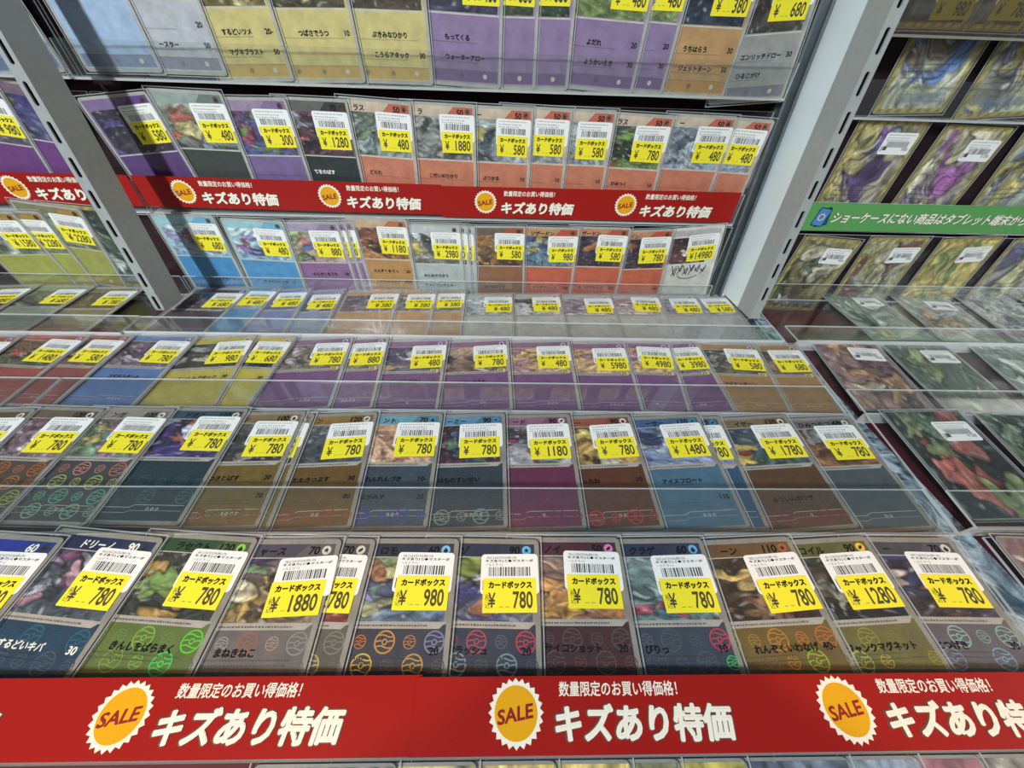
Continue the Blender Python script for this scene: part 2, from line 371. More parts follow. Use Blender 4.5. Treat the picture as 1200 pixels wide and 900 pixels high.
def art_grid(x0, y0, x1, y1, z, img):
    ny, nx = img.shape[:2]; me = bpy.data.meshes.new('artwork')
    X, Y = np.meshgrid(np.linspace(x0, x1, nx), np.linspace(y1, y0, ny))
    co = np.stack([X, Y, np.full_like(X, z)], -1).reshape(-1, 3) * MM
    ids = np.arange(nx * ny).reshape(ny, nx)
    q = np.stack([ids[:-1, :-1], ids[1:, :-1], ids[1:, 1:], ids[:-1, 1:]], -1).reshape(-1, 4)
    me.from_pydata(co.tolist(), [], q.tolist())
    at = me.color_attributes.new('Col', 'FLOAT_COLOR', 'POINT')
    at.data.foreach_set('color', np.concatenate([img.reshape(-1, 3), np.ones((nx * ny, 1))], 1).astype(np.float32).ravel())
    me.materials.append(M_ART); me.update(); return me

# ------------------------------------------------------------------ price labels
YEL = lin('ecdd30'); WHI = lin('e6e6e2'); INK = lin('1d1c20')
_lab = {}
def white_label(card, x, y, z, rot, detail, rs, w=31.0, h=20.5, prices=False):
    """barcode label; (x, y) = its upper right corner"""
    v = rs.randint(0, 5); key = ('white', v, detail, w, prices)
    if key not in _lab:
        rr = random.Random(v); b = MB()
        b.slab(b.outline(-w, -h, 0, 0, 1.9), 0, 0.07, WHI)
        xx = -w + 4.2; 
        ink = mixc(INK, WHI, 0.08)
        while xx < -4.6:
            bw = rr.choice((0.34, 0.34, 0.6, 0.9)); b.rect(xx, -11.6, xx + bw, -6.9, 0.085, ink); xx += bw + rr.choice((0.3, 0.42, 0.62))
        if detail < 3:
            for ry_, n in ((-1.9, 15), (-4.2, 9), (-6.0, 9)):
                xx = -w + 2.4
                while xx < -w + 2.4 + (19 if ry_ < -2 else 24) and xx < -2.5:
                    d = rr.uniform(0.5, 1.1); b.rect(xx, ry_ - 0.45, xx + d, ry_ + 0.45, 0.085, mixc(INK, WHI, 0.35)); xx += d + rr.uniform(0.5, 1.2)
        b.rect(-w + 1.2, -h + 2.0, -w + 1.7, -h + 7.0, 0.085, ink); b.rect(-w + 2.2, -h + 2.6, -w + 2.6, -h + 6.5, 0.085, ink)
        if prices:
            b.rect(-w + 3, -h + 3.4, -w + 6.5, -h + 6.6, 0.085, ink)
        _lab[key] = b.mesh('barcode_label', [M_PAPER])
    o = link('barcode_label', _lab[key], card); o.location = (x * MM, y * MM, z * MM); o.rotation_euler = (0, 0, rot)
    if detail >= 3:
        write('stock_code', '%s/165/SV2A/BR1/N' % rs.choice(('082', '061', '047', '063')), o, -w + 3, -2.6, 0.09, h=1.3, mat=M_INK)
        write('stock_name', 'キズあり) C◆マスターボ', o, -w + 2.4, -4.6, 0.09, h=1.75, w=w - 5, mat=M_INK, bold=0.03)
        write('stock_name', 'ールミラー)', o, -w + 2.4, -6.7, 0.09, h=1.75, mat=M_INK)
    if prices: write('price_text', '¥%d' % prices, o, -2.2, -h + 3.3, 0.09, h=2.6, mat=M_INK, align='R', sx=0.8)
    return o
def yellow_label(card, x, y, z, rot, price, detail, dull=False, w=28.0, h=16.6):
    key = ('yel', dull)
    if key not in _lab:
        b = MB(); b.slab(b.outline(-w, -h, 0, 0, 0.4, 2), 0, 0.07, YEL if not dull else lin('a89c2c'))  # dull yellow carries the dimness behind smoky plastic in its colour
        for k in range(2): b.rect(-w + 8.6 + k * 3.2, -h + 2.6, -w + 10.6 + k * 3.2, -h + 2.85, 0.08, lin('5a5a30'))
        _lab[key] = b.mesh('price_label', [M_PAPER])
    o = link('price_label', _lab[key], card); o.location = (x * MM, y * MM, z * MM); o.rotation_euler = (0, 0, rot)
    write('shop_name', 'カードボックス', o, -w + 3.0, -5.2, 0.085, h=3.6, w=22.8, mat=M_INK, bold=0.058)
    s = str(price)
    if detail >= 2: write('yen_mark', '¥', o, -w + 3.0, -h + 2.3, 0.085, h=7.2, w=3.6, mat=M_INKG, bold=0.02)
    if detail >= 3: write('tax_mark', '税\n込', o, -w + 1.2, -h + 2.2, 0.085, h=6.6, w=2.6, mat=M_INKG)
    if detail < 2: s = '¥ ' + s
    write('price_text', s, o, -2.1, -h + 1.9, 0.085, h=8.2, w=3.4 * len(s), mat=M_INKG, align='R', bold=0.022)
    return o

# ------------------------------------------------------------------ cards
_sl = {}
def sleeve_mesh(w=66.2, h=91.0):
    if (w, h) not in _sl:
        b = MB(); pts = b.outline(-w / 2, -1.4, w / 2, h - 1.4, 1.2, 2)
        b.poly([(x, y, 0.46) for x, y in pts], (1, 1, 1), 0)
        for (x0, y0, x1, y1) in ((-w / 2, -1.4, -w / 2 + .55, h - 1.4), (w / 2 - .55, -1.4, w / 2, h - 1.4), (-w / 2, -1.4, w / 2, -0.8), (-w / 2, h - 1.9, w / 2, h - 1.4)):
            b.box(x0, y0, 0.0, x1, y1, 0.5, (1, 1, 1), 1)
        _sl[(w, h)] = b.mesh('sleeve', [M_SLEEVE, M_SLEEVE_EDGE])
    return _sl[(w, h)]
def emblem(b, cx, cy, r, z, col):
    """plain round foil emblem: ring, inner ring and wavy stripes"""
    b.ring(cx, cy, r * 0.86, r, z, col, 22); b.ring(cx, cy, r * 0.16, r * 0.28, z, col, 12)
    for k, yy in enumerate((0.5, 0.0, -0.42)):
        L = math.sqrt(max(0.05, 1 - yy * yy)) * 0.84
        for x0, x1 in (((-L, L),) if yy else ((-L, -0.3), (0.3, L))):
            pts = [(cx + r * (x0 + (x1 - x0) * i / 8), cy + r * (yy + 0.10 * math.sin(i / 8 * 6.28 * (x1 - x0) / 1.6))) for i in range(9)]
            b.band(pts, r * 0.12, z, col)
def fine_lines(b, y, x0, x1, z, col, rr, hgt=1.0):
    xx = x0
    while xx < x1:
        d = rr.uniform(0.5, 1.3); b.rect(xx, y, min(xx + d, x1), y + hgt * rr.uniform(.75, 1.1), z, col); xx += d + rr.uniform(.25, .6)

def make_card(row, x, s, th, label, group, style='m', panel='444444', header=None, pal='808080 404040', price=None, name='', hp='', attacks=(), foil=None,
              detail=2, seed=1, tilt=2.0, drop=0.0, lx=None, lrot=None, white=None, sig=False, dull=False, yy=None, cname='trading_card', gold=True, lift=0.0, textcol=None, ic=None, wink=False):
    rs = random.Random(seed * 7 + 3); W, H = 63.0, 88.0
    if row == 'Z': s += 2.2               # the front cards stand a hair short of the riser
    t = empty(cname, frame(row, x, s, th, lift=tilt / 2 - drop + lift, tilt=tilt / W))
    tag(t, label, 'trading card', group)
    if row == 'Z': t.scale = (1, 0.975, 1)
    link('sleeve', sleeve_mesh(), t)
    pc = lin(panel); hc = lin(header or panel); pal = pal.split(); hw = W / 2
    z = 0.30; dz = 0.025
    b = MB(); Y = lambda d: H - d
    dark = sum(pc) < 0.16
    tc = textcol or (M_INKW if wink else M_INK)
    if style in 'mx':                        # modern card: grey rim, header band, picture, caption strip, rules panel
        b.slab(b.outline(-hw, 0, hw, H, 3), 0, z, lin('8d877e') if style == 'm' else lin('a39c98'))
        b.rect(-hw + 2.6, 2.6, hw - 2.6, Y(43), z + dz, pc); b.rect(-hw + 2.6, Y(10.2), hw - 2.6, Y(2.9), z + dz, hc)
        b.poly([(8, Y(10), z + 2 * dz), (hw - 2.7, Y(10), z + 2 * dz), (hw - 2.7, Y(3), z + 2 * dz), (14, Y(3), z + 2 * dz)], mixc(hc, pc, 0.5))
        b.band([(-hw + 4, Y(10.4)), (hw - 3.5, Y(10.4))], 0.45, z + 2 * dz, lin('b8b2a8'))
        b.poly([(-hw + 3, Y(44.9), z + 3 * dz), (hw - 6, Y(44.9), z + 3 * dz), (hw - 2.6, Y(41.8), z + 3 * dz), (-hw + 3, Y(41.8), z + 3 * dz)], lin('a8a198'))
        fine_lines(b, Y(43.9), -hw + 8, hw - 12, z + 4 * dz, lin('5c564e'), rs, 0.8)
        b.band([(-hw + 4, Y(77.2)), (-6, Y(77.2)), (-3, Y(75.6)), (hw - 4, Y(75.6))], 0.4, z + 2 * dz, lin('a9a6a0'))
        b.band([(-hw + 4, Y(80.6)), (-7, Y(80.6)), (-4, Y(79.2)), (hw - 4, Y(79.2))], 0.35, z + 2 * dz, lin('8f8c86'))
        for k in range(1 + seed % 4): b.ring(6 + k * 3.0, Y(78.1), 0.6, 0.95, z + 3 * dz, lin('c6c2b8'), 10)
        art = (-hw + 4, Y(41.8), hw - 4, Y(10.8)); tl = [54.0, 66.5]
    elif style == 'c':                       # older card: pale rim, coloured frame, footer band
        b.slab(b.outline(-hw, 0, hw, H, 3), 0, z, lin('aaa69e'))
        b.rect(-hw + 2.2, 2.4, hw - 2.2, H - 2.2, z + dz, mixc(hc, lin('c8c0b0'), 0.15)); b.rect(-hw + 2.8, 11, hw - 2.8, Y(44.5), z + 2 * dz, pc)
        b.rect(-hw + 2.8, 3.4, hw - 2.8, 11, z + 2 * dz, mixc(pc, lin('b07828') if pc[0] > pc[2] * 1.2 else lin('4a2f62'), 0.5))
        b.poly([(6, Y(9), z + 2 * dz), (hw - 2.4, Y(9), z + 2 * dz), (hw - 2.4, Y(2.6), z + 2 * dz), (12, Y(2.6), z + 2 * dz)], mixc(pc, lin('b02818'), 0.35) if pc[0] > pc[2] * 1.6 else mixc(hc, pc, 0.5))
        b.band([(-hw + 3, Y(44)), (hw - 3, Y(44))], 0.9, z + 3 * dz, lin('c6c0b4'))
        b.band([(-hw + 3, 11.0), (hw - 3, 11.0)], 0.35, z + 3 * dz, lin('7a746a'))
        for k, xx in enumerate((-22, -1, 18)): b.disc(xx, 7.2, 1.7, z + 4 * dz, mixc(pc, (0.02, 0.02, 0.02), 0.6) if k < 2 else lin('c8bfae'), 12)
        art = (-hw + 4.2, Y(43), hw - 4.2, Y(9.8)); tl = [57, 69]
    elif style == 'w':                       # white supporter card with a small picture
        b.slab(b.outline(-hw, 0, hw, H, 3), 0, z, lin('d4d0ca')); b.rect(-hw + 3, Y(9), hw - 3, Y(3), z + dz, lin('b4b0ac'))
        b.rect(-hw + 3, 8, hw - 3, Y(46), z + dz, lin('c4c0ba'))
        art = (-hw + 5, Y(40), hw - 12, Y(11)); tl = [56, 66]
    else:                                    # full picture card
        b.slab(b.outline(-hw, 0, hw, H, 3), 0, z, lin('8f8552' if gold else '8a8c88')); art = (-hw + 1.2, 1.2, hw - 1.2, H - 1.2); tl = []
    if style in 'mxc':
        cx = hw - 7.0; cy = Y(6.4) if style != 'c' else Y(5.8)
        ec = lin({'m': 'd8d4c8', 'x': 'c0b0c8'}.get(style, '5a2a1c')); b.disc(cx, cy, 2.5, z + 4 * dz, lin(ic) if ic else mixc(ec, hc, 0.15), 16)
        dk = (0.012, 0.012, 0.014)
        kind = seed % 3
        if kind == 0: b.poly([(cx + 1.6 * (1 if k % 2 == 0 else .45) * math.sin(k * math.pi / 5), cy + 1.6 * (1 if k % 2 == 0 else .45) * math.cos(k * math.pi / 5), z + 5 * dz) for k in range(10)][::-1], dk)
        elif kind == 1: b.poly([(cx + 1.3 * math.cos(a) * (1 if math.sin(a) < .3 else .55), cy - .3 + 1.5 * math.sin(a), z + 5 * dz) for a in [i * math.pi / 6 for i in range(12)]], dk)
        else: b.disc(cx, cy, 1.6, z + 5 * dz, dk, 8, ry=0.8, rot=0.7)
    for i, (an, dm) in enumerate(attacks):
        if tl and detail >= 1 and i < 2: 
            for k in range(1 + (style in 'mx')): fine_lines(b, Y(tl[i] + 3.6 + 2.1 * k), -hw + 6, hw - 8 - rs.uniform(0, 18), z + 4 * dz, mixc(pc, (0.02, .02, .02), 0.42), rs, 0.75)
    if style == 'x' and label and '25' in (sig or ''):
        b.rect(hw - 12, Y(44.6), hw - 4, Y(39.6), z + 6 * dz, lin('2a2620'))
        b.rect(hw - 11.6, Y(44.2), hw - 4.4, Y(40), z + 7 * dz, lin('c8b87a'))
    body = b.build('card_body', M_CARD, t)
    n = {0: (20, 16), 1: (30, 26), 2: (44, 38), 3: (64, 54)}[detail]
    if style == 'f': n = (58, 80) if detail > 1 else (40, 50)
    link('artwork', art_grid(*art, z + 2.5 * dz if style != 'c' else z + 3 * dz, paint(n[0], n[1], seed * 13 + 5, pal, 1.25 if style == 'f' else 1.0, gold=(style == 'f' and gold))), t)
    if foil:
        b = MB(); 
        for r, cols in enumerate(foil):
            yv = Y(50.5 + 9.6 * r)
            cols = cols.split() if cols else []
            for k in range(5):
                big = (k + r) % 2 == 0; xx = -24 + k * 12 + (3 if r % 2 else 0)
                if xx > 27: continue
                c = mixc(pc, lin('b8b4a8'), 0.06) if not cols else lin(cols[k % len(cols)])
                if cols and cols[k % len(cols)] == '000000': c = mixc(pc, lin('b8b4a8'), 0.16 if detail == 3 else 0.07)
                emblem(b, xx, yv, 5.0 if big else 3.0, z + 3.2 * dz, c)
        b.build('foil_pattern', M_FOIL, t)
    zt = z + 6 * dz
    hc_ink = M_INK
    if wink: hc_ink = M_INKW
    if name: write('card_name', name, body, -hw + 20 if style != 'c' else -hw + 13, Y(8.8), zt, em=5.0, mat=hc_ink, bold=0.03, shear=0.12)
    if hp: write('hit_points', str(hp), body, hw - 10.6, Y(8.6), zt, em=6.0, mat=hc_ink, align='R', bold=0.03, shear=0.1)
    for i, (an, dm) in enumerate(attacks):
        if i >= len(tl): break
        if an: write('attack_name', an, body, -hw + 18, Y(tl[i] + 1.8), zt, em=4.0, mat=tc, bold=0.035)
        if dm: write('attack_power', dm, body, hw - 5, Y(tl[i] + 1.8), zt, em=4.6, mat=tc, align='R', bold=0.03)
    if sig == '25' : write('anniversary_mark', '25', body, hw - 10.8, Y(43.7), z + 8 * dz, h=3.2, mat=M_INK, bold=0.02, sx=1.0)
    if sig == 'sign':                         # black pen scrawl across the lower right of the picture
        b = MB(); rr = random.Random(4)
        for k in range(6):
            x0 = -14 + k * 6.2; b.band([(x0, 47 - k * .9 + rr.uniform(-2, 2)), (x0 + 3.6, 36 + rr.uniform(-3, 3)), (x0 + 5.5, 44 + rr.uniform(-3, 3))], 0.9, z + 8 * dz, INK); b.band([(x0 + 4.6, 47 - k + rr.uniform(-2, 2)), (x0 + 0.6, 36 + rr.uniform(-3, 2))], 0.8, z + 8.5 * dz, INK)
        b.band([(-6, 33)] + [(-6 + 3 * i, 29.5 + 0.22 * (i - 3.2) ** 2) for i in range(1, 8)], 0.9, z + 8 * dz, INK)
        b.build('signature', M_INK, t)
    # labels on the sleeve
    r0 = lrot if lrot is not None else rs.uniform(-1.6, 1.6)
    rot = math.radians(r0); wx = hw - 1.0 + (lx if lx is not None else rs.uniform(-1.5, 0.3)); wy = (yy if yy is not None else Y(8.6) + rs.uniform(-.8, .8))
    if white == 'only':
        white_label(t, wx - 1.5, wy - 1.5, 0.50, rot, min(detail, 2), rs, w=29, h=17.5, prices=price)
    elif price:
        white_label(t, wx, wy, 0.50, rot, detail, rs)
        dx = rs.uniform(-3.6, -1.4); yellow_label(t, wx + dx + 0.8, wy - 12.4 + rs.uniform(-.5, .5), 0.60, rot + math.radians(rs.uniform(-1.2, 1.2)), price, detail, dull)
    return t

# ------------------------------------------------------------------ trays
# lower trays of the middle bay, back to front, then the wall, then the bays either side
XL = -950
for row, s0, top, fl, x1, nm in (('W', 295.4, 378, 318, 273.5, 'clear acrylic card tray, row lying at the foot of the wall, middle bay'),
                                 ('X', 188.5, 276, 216.5, 272, 'clear acrylic card tray, second row below the wall'),
                                 ('Y', 84.2, 176, 111.5, 272, 'clear acrylic card tray, second row up from the big red banner'),
                                 ('Z', -8.5, 80, 15, 272, 'clear acrylic card tray behind the big red banner, front row')):
    kz = dict(lipz=4.0) if row == 'Z' else {}
    tray(row, XL if row not in 'WX' else -352, x1, s0, top, fl, nm, **kz)
tray('W', XL, -353, 293, 378, 319, 'clear acrylic card tray at the foot of the wall, left of the slotted post')
tray('X', XL, -353, 186, 276, 216.5, 'clear acrylic card tray, second row below the wall, at the left picture edge')
tray('V', -350, 237, -246, -155, -217, 'clear acrylic card tray under the small red banner', 7)
tray('U', -350, 237, -153, -58, -124, 'clear acrylic card tray behind the small red banner', 7)
tray('T', -350, 237, -47.5, 46, -24, 'clear acrylic card tray, topmost of the middle bay', 7)
tray('V', XL, -353, -246, -155, -217, 'clear acrylic card tray with yellow cards left of the slotted post', 7)
tray('U', XL, -353, -153, -58, -124, 'clear acrylic card tray behind the red banner left of the slotted post', 7)
tray('T', XL, -353, -47.5, 46, -24, 'clear acrylic card tray above the purple cards left of the slotted post', 7)
for row, s0, top, fl, x0, nm in (('W', 296, 388, 319, 287, 'clear acrylic tray of picture cards lying lowest on the right wall foot'),
                                 ('X', 189, 281, 213.5, 288.5, 'clear acrylic tray of picture cards, second row below the right wall'),
                                 ('Y', 88, 182, 111, 287, 'clear acrylic tray holding the dark green and red picture card'),
                                 ('Z', -8.5, 82, 15, 289, 'clear acrylic tray at the right picture edge, nearest the front')):
    tray(row, x0, 900, s0, top, fl, nm)
tray('V', 300, 900, -255, -160, -213, 'clear acrylic tray of gold framed cards under the green banner', 7)
tray('U', 300, 900, -156, -60, -129, 'clear acrylic tray of gold framed cards behind the green banner', 7)
tray('T', 300, 900, -59, 28, -33, 'clear acrylic tray of gold framed cards above the green banner', 7)
tray('T', 280, 900, -5, 90, 30, 'smoky plastic tray at the top right corner above the gold framed cards', 7, lift=13, plate=M_SMOKE, flapm=M_SMOKE)

# ------------------------------------------------------------------ the red and green banners
RED = lin('9a1e1a'); GOLD = lin('e0a11c'); CRM = lin('efe6d2'); DKRED = lin('8c1c1c'); OUTL = lin('6b5a4a')
M_OUT = solid('banner_outline_ink', '6a4a3c', 0.5, 0.3, vary=0.03); M_WINK = solid('banner_white_ink', 'efe6d4', 0.45, 0.3, vary=0.02); M_RINK = solid('banner_red_ink', '8c1a1c', 0.5, 0.3, vary=0.03)
M_GOUT = solid('banner_green_outline', '1c4a2c', 0.5, 0.3, vary=0.03)
def seal(parent, x, y, r):
    b = MB(); n = 24; pts = []
    for k in range(2 * n):
        a = math.pi * k / n; q = r if k % 2 == 0 else r * 0.88; pts.append((x + q * math.cos(a), y + q * math.sin(a)))
    b.slab(pts, 0.30, 0.36, CRM); b.disc(x, y, r * 0.78, 0.38, GOLD, 36)
    o = b.build('sale_seal', M_STRIP, parent)
    write('seal_text', 'SALE', o, x - r * .66 + .2, y - r * .26 - 1.1, 0.42, h=r * 0.42, w=r * 1.34, mat=M_RINK, bold=0.03, shear=0.15, rot=math.radians(9))
def red_banner(row, x0, x1, y0, y1, lift, units, label, k=1.0, rot=0.0):
    t = empty('sale_banner', frame(row, (x0 + x1) / 2, y0, rot, lift)); w = (x1 - x0) / 2; H = y1 - y0; xm = (x0 + x1) / 2
    b = MB(); b.slab([(-w, 0), (w, 0), (w, H), (-w, H)], 0, 0.3, RED); b.build('banner_strip', M_STRIP, t)
    for ux in units:
        c = ux - xm; yc = H * 0.52
        seal(t, c, yc, 11.6 * k)
        for nm, mat, bold, z in (('headline_outline', M_OUT, 0.075, 0.34), ('headline', M_WINK, 0.042, 0.56)):
            g = 0.5 if nm == 'headline_outline' else 0.0
            write(nm, 'キズあり特価', t, c + (16.6 - g) * k, H * 0.14 - g * k * .8, z, h=(12.3 + 1.6 * g) * k, w=(75.0 + 2 * g) * k, mat=mat, bold=bold, shear=0.14)
        write('subline', '数量限定のお買い得価格！', t, c + 18.6 * k, H * 0.72, 0.38, h=5.2 * k, w=52 * k, mat=M_WINK, bold=0.02, shear=0.1)
    tag(t, label, 'banner', 'red sale banners'); return t
red_banner('Z', -340, -34.4, -9.1, 17.6, 5.75, (-301.6, -158.8), 'wide red sale banner along the front, left of the seam', k=1.025)
red_banner('Z', -36, 402, -9.2, 16.8, 6.3, (7.6, 152.8, 297.5), 'wide red sale banner along the front, right of the seam', k=1.025)
red_banner('U', -350, -60.5, -148.2, -120.2, 9.2, (-308, -169.5), 'small red sale banner on the wall, left of its seam', k=0.96, rot=-0.35)
red_banner('U', -62, 232, -150.6, -121.6, 9.8, (-18.3, 120.8), 'small red sale banner on the wall, right of its seam', k=0.96, rot=0.1)
red_banner('U', -640, -353, -147.5, -119.2, 9.2, (-600, -464), 'red sale banner on the wall left of the slotted post', k=0.96)
t = empty('notice_banner', frame('U', 530, -155.5, 0.3, 9.4)); H = 27.5
b = MB(); b.slab([(-222, 0), (222, 0), (222, H), (-222, H)], 0, 0.3, lin('5c9a56')); b.build('banner_strip', M_STRIP, t)
b = MB()
for a, dx, c in ((0.20, 1.6, '2c4f7c'), (-0.12, 0, '4d86b8')):     # two plain blue cards as the notice's emblem
    ca, sa = math.cos(a), math.sin(a); q = [(x * ca - y * sa - 206 + dx, x * sa + y * ca + 13.6) for x, y in b.outline(-6.4, -9.2, 6.4, 9.2, 1.6)]
    b.slab(q, 0.3, 0.36 if c[0] == '2' else 0.40, lin('1c3050')); b.slab([((x + 206 - dx) * .86 - 206 + dx, (y - 13.6) * .9 + 13.6) for x, y in q], 0.3, 0.38 if c[0] == '2' else 0.42, lin(c))
b.ring(-206, 13.6, 2.6, 3.5, 0.45, lin('d8d0c8'), 20); b.disc(-206, 13.6, 1.3, 0.45, lin('c04a3a'), 14)
b.build('card_emblem', M_STRIP, t)
for nm, mat, bold, z in (('notice_outline', M_GOUT, 0.06, 0.34), ('notice_text', M_WINK, 0.03, 0.56)):
    write(nm, 'ショーケースにない商品はタブレット端末から注文', t, -194, 8.2, z, h=11.2, w=226, mat=mat, bold=bold, shear=0.14)
tag(t, 'green notice banner with white writing on the right wall', 'banner')

# ------------------------------------------------------------------ cards of the middle bay
ORD = ['first', 'second', 'third', 'fourth', 'fifth', 'sixth', 'seventh', 'eighth', 'ninth', 'tenth', 'eleventh', 'twelfth', 'thirteenth', 'fourteenth', 'fifteenth', 'sixteenth', 'seventeenth', 'eighteenth']
POS = {'Z': [(-277.8, -5.5, -4.2),(-226.5, -4.5, -5.7),(-172.8, -5.5, -4.1),(-120.6, -8.3, -0.3),(-104.6, -7.2, -2.1),(-55.8, -7.9, -0.8),(-12.1, -7.9, -1.6),(35.4, -7.2, -0.7),(84.6, -7.9, 0.1),(139.5, -7.9, 2.1),(185.8, -7.7, 2.5),(230.6, -7.0, -1.2)],
    'Y': [(-369.6, 88.0, 0.9),(-327.4, 90.9, -3.3),(-275.4, 90.9, -2.2),(-221.9, 91.2, -1.7),(-175.7, 88.1, 0.5),(-168.9, 86.5, 0.5),(-120.8, 87.3, 2.0),(-75.6, 88.0, -0.2),(-27.0, 87.7, 1.3),(21.0, 87.7, 0.7),(69.1, 87.5, 2.1),(122.8, 87.7, 2.7),(134.5, 87.7, 0.1),(191.3, 87.9, 3.2),(239.5, 87.4, 2.3)],
    'X': [(-471.8, 188.7, -1.3),(-417.6, 193.1, -5),(-378.8, 194.0, -5),(-318.9, 193.4, -4.0),(-255.8, 192.4, 3.4),(-230.8, 194.7, -4.8),(-166.9, 192.0, 2.7),(-133.8, 192.1, 2.9),(-82.1, 190.9, 0.3),(-22.3, 191.7, 2.2),(32.7, 192.1, 0.2),(83.4, 191.2, -1.4),(121.2, 193.2, -4.8),(159.3, 191.9, 2.6),(205.0, 192.8, -4.2),(248.2, 192.0, -2.7)],
    'W': [(-540.0, 297.6, 1.6),(-485.8, 299.8, -2.0),(-429.2, 297.4, -0.9),(-319.2, 299.5, -4),(-286.3, 304.3, -4),(-243.4, 300.0, 2.1),(-207.6, 298.0, 1.2),(-144.7, 300.4, 0.7),(-104.8, 302.0, 0.3),(-71.8, 302.7, 0.9),(-19.2, 297.1, 0.7),(34.9, 298.8, 0.8),(90.2, 299.8, -1.0),(142.8, 302.6, -2.7),(189.8, 302.3, 0.2),(227.5, 303.7, 0.6)],
    'V': [(-509.0, -243.0, 2.9),(-487.5, -240.8, -0.3),(-456.4, -233.3, -6.8),(-425.8, -234.0, -3.8),(-319.7, -240.6, 0.2),(-255.4, -244.1, -1.4),(-196.1, -245.5, 1.7),(-188.3, -245.4, 1.8),(-180.5, -245.2, 1.9),(-129.3, -240.4, -0.3),(-74.4, -244.8, 0.6),(-66.5, -245.5, 0.7),(-60.7, -245.8, -0.1),(-7.0, -245.5, 1.4),(47.5, -245.5, 0.4),(100.4, -244.4, 0.5),(151.2, -246.1, 4.1),(205.8, -241.7, 6.8)],
    'U': [(-461.6, -140.6, -6.4),(-417.5, -139.0, -7),(-323.0, -146.8, 6.0),(-271.2, -142.5, -0.8),(-216.6, -146.2, 0.9),(-167.4, -145.3, -0.7),(-115.5, -144.8, -2.3),(-58.5, -146.1, -0.8),(-7.6, -147.3, -0.8),(26.0, -146.8, -1.2),(66.1, -147.5, -0.5),(116.9, -149.5, -1.3),(173.0, -149.1, -0.8),(205.9, -150.4, -1.5)],
    'T': [(-389.0, -47.7, 4.4),(-311.0, -44.4, 0.9),(-259.8, -44.8, 0.0),(-206.2, -47.9, 1.9),(-147.5, -47.2, 1.3),(-91.3, -46.7, -0.1),(-35.3, -46.8, -1.7),(-6.3, -47.8, 0.5),(21.4, -47.7, 0.5),(76.6, -47.2, -2.3),(102.4, -47.2, -2.2),(155.6, -49.1, -0.7),(207.5, -52.1, 5)]}
RR = {'R3': [(350.1, -149.0, 0.6),(428.1, -151.3, -1.3),(514.3, -147.7, 5.8)],
    'R4': [(343.5, -250.8, -3.5),(421.9, -248.6, 1.4),(503.6, -247.2, 3.8),(584.7, -245.0, 6)],
    'R5': [(413.4, 312.5, 2.2),(487.1, 309.6, -5.2),(565.6, 309.9, -6),(642.8, 310.5, -6)],
    'R6': [(330.9, 198.4, -3.0),(405.8, 196.5, 0.5),(488.2, 197.4, -4.1)],
    'R7': [(332.4, 95.7, 1.1),(402.5, 92.9, -2.7)],
    'R8': [(323.1, -6.5, -1.5)]}
def row_cards(row, specs, phrase, group, start=0, **common):
    for i, sp in enumerate(specs):
        x, s, th = POS[row][start + i]; sp = dict(sp); cn = sp.pop('cn'); kw = dict(common); kw.update(sp)
        pr = kw.get('price'); 
        lab = '%s card, %s, %s from left %s' % (cn, ('yellow %d label' % pr) if pr else 'no price showing', ORD[i], phrase)
        make_card(row, x, s, th, kw.pop('label', lab), group, seed=hash_seed(row, start + i), **kw)
def hash_seed(r, i): return ord(r) * 31 + i * 17
D = dict
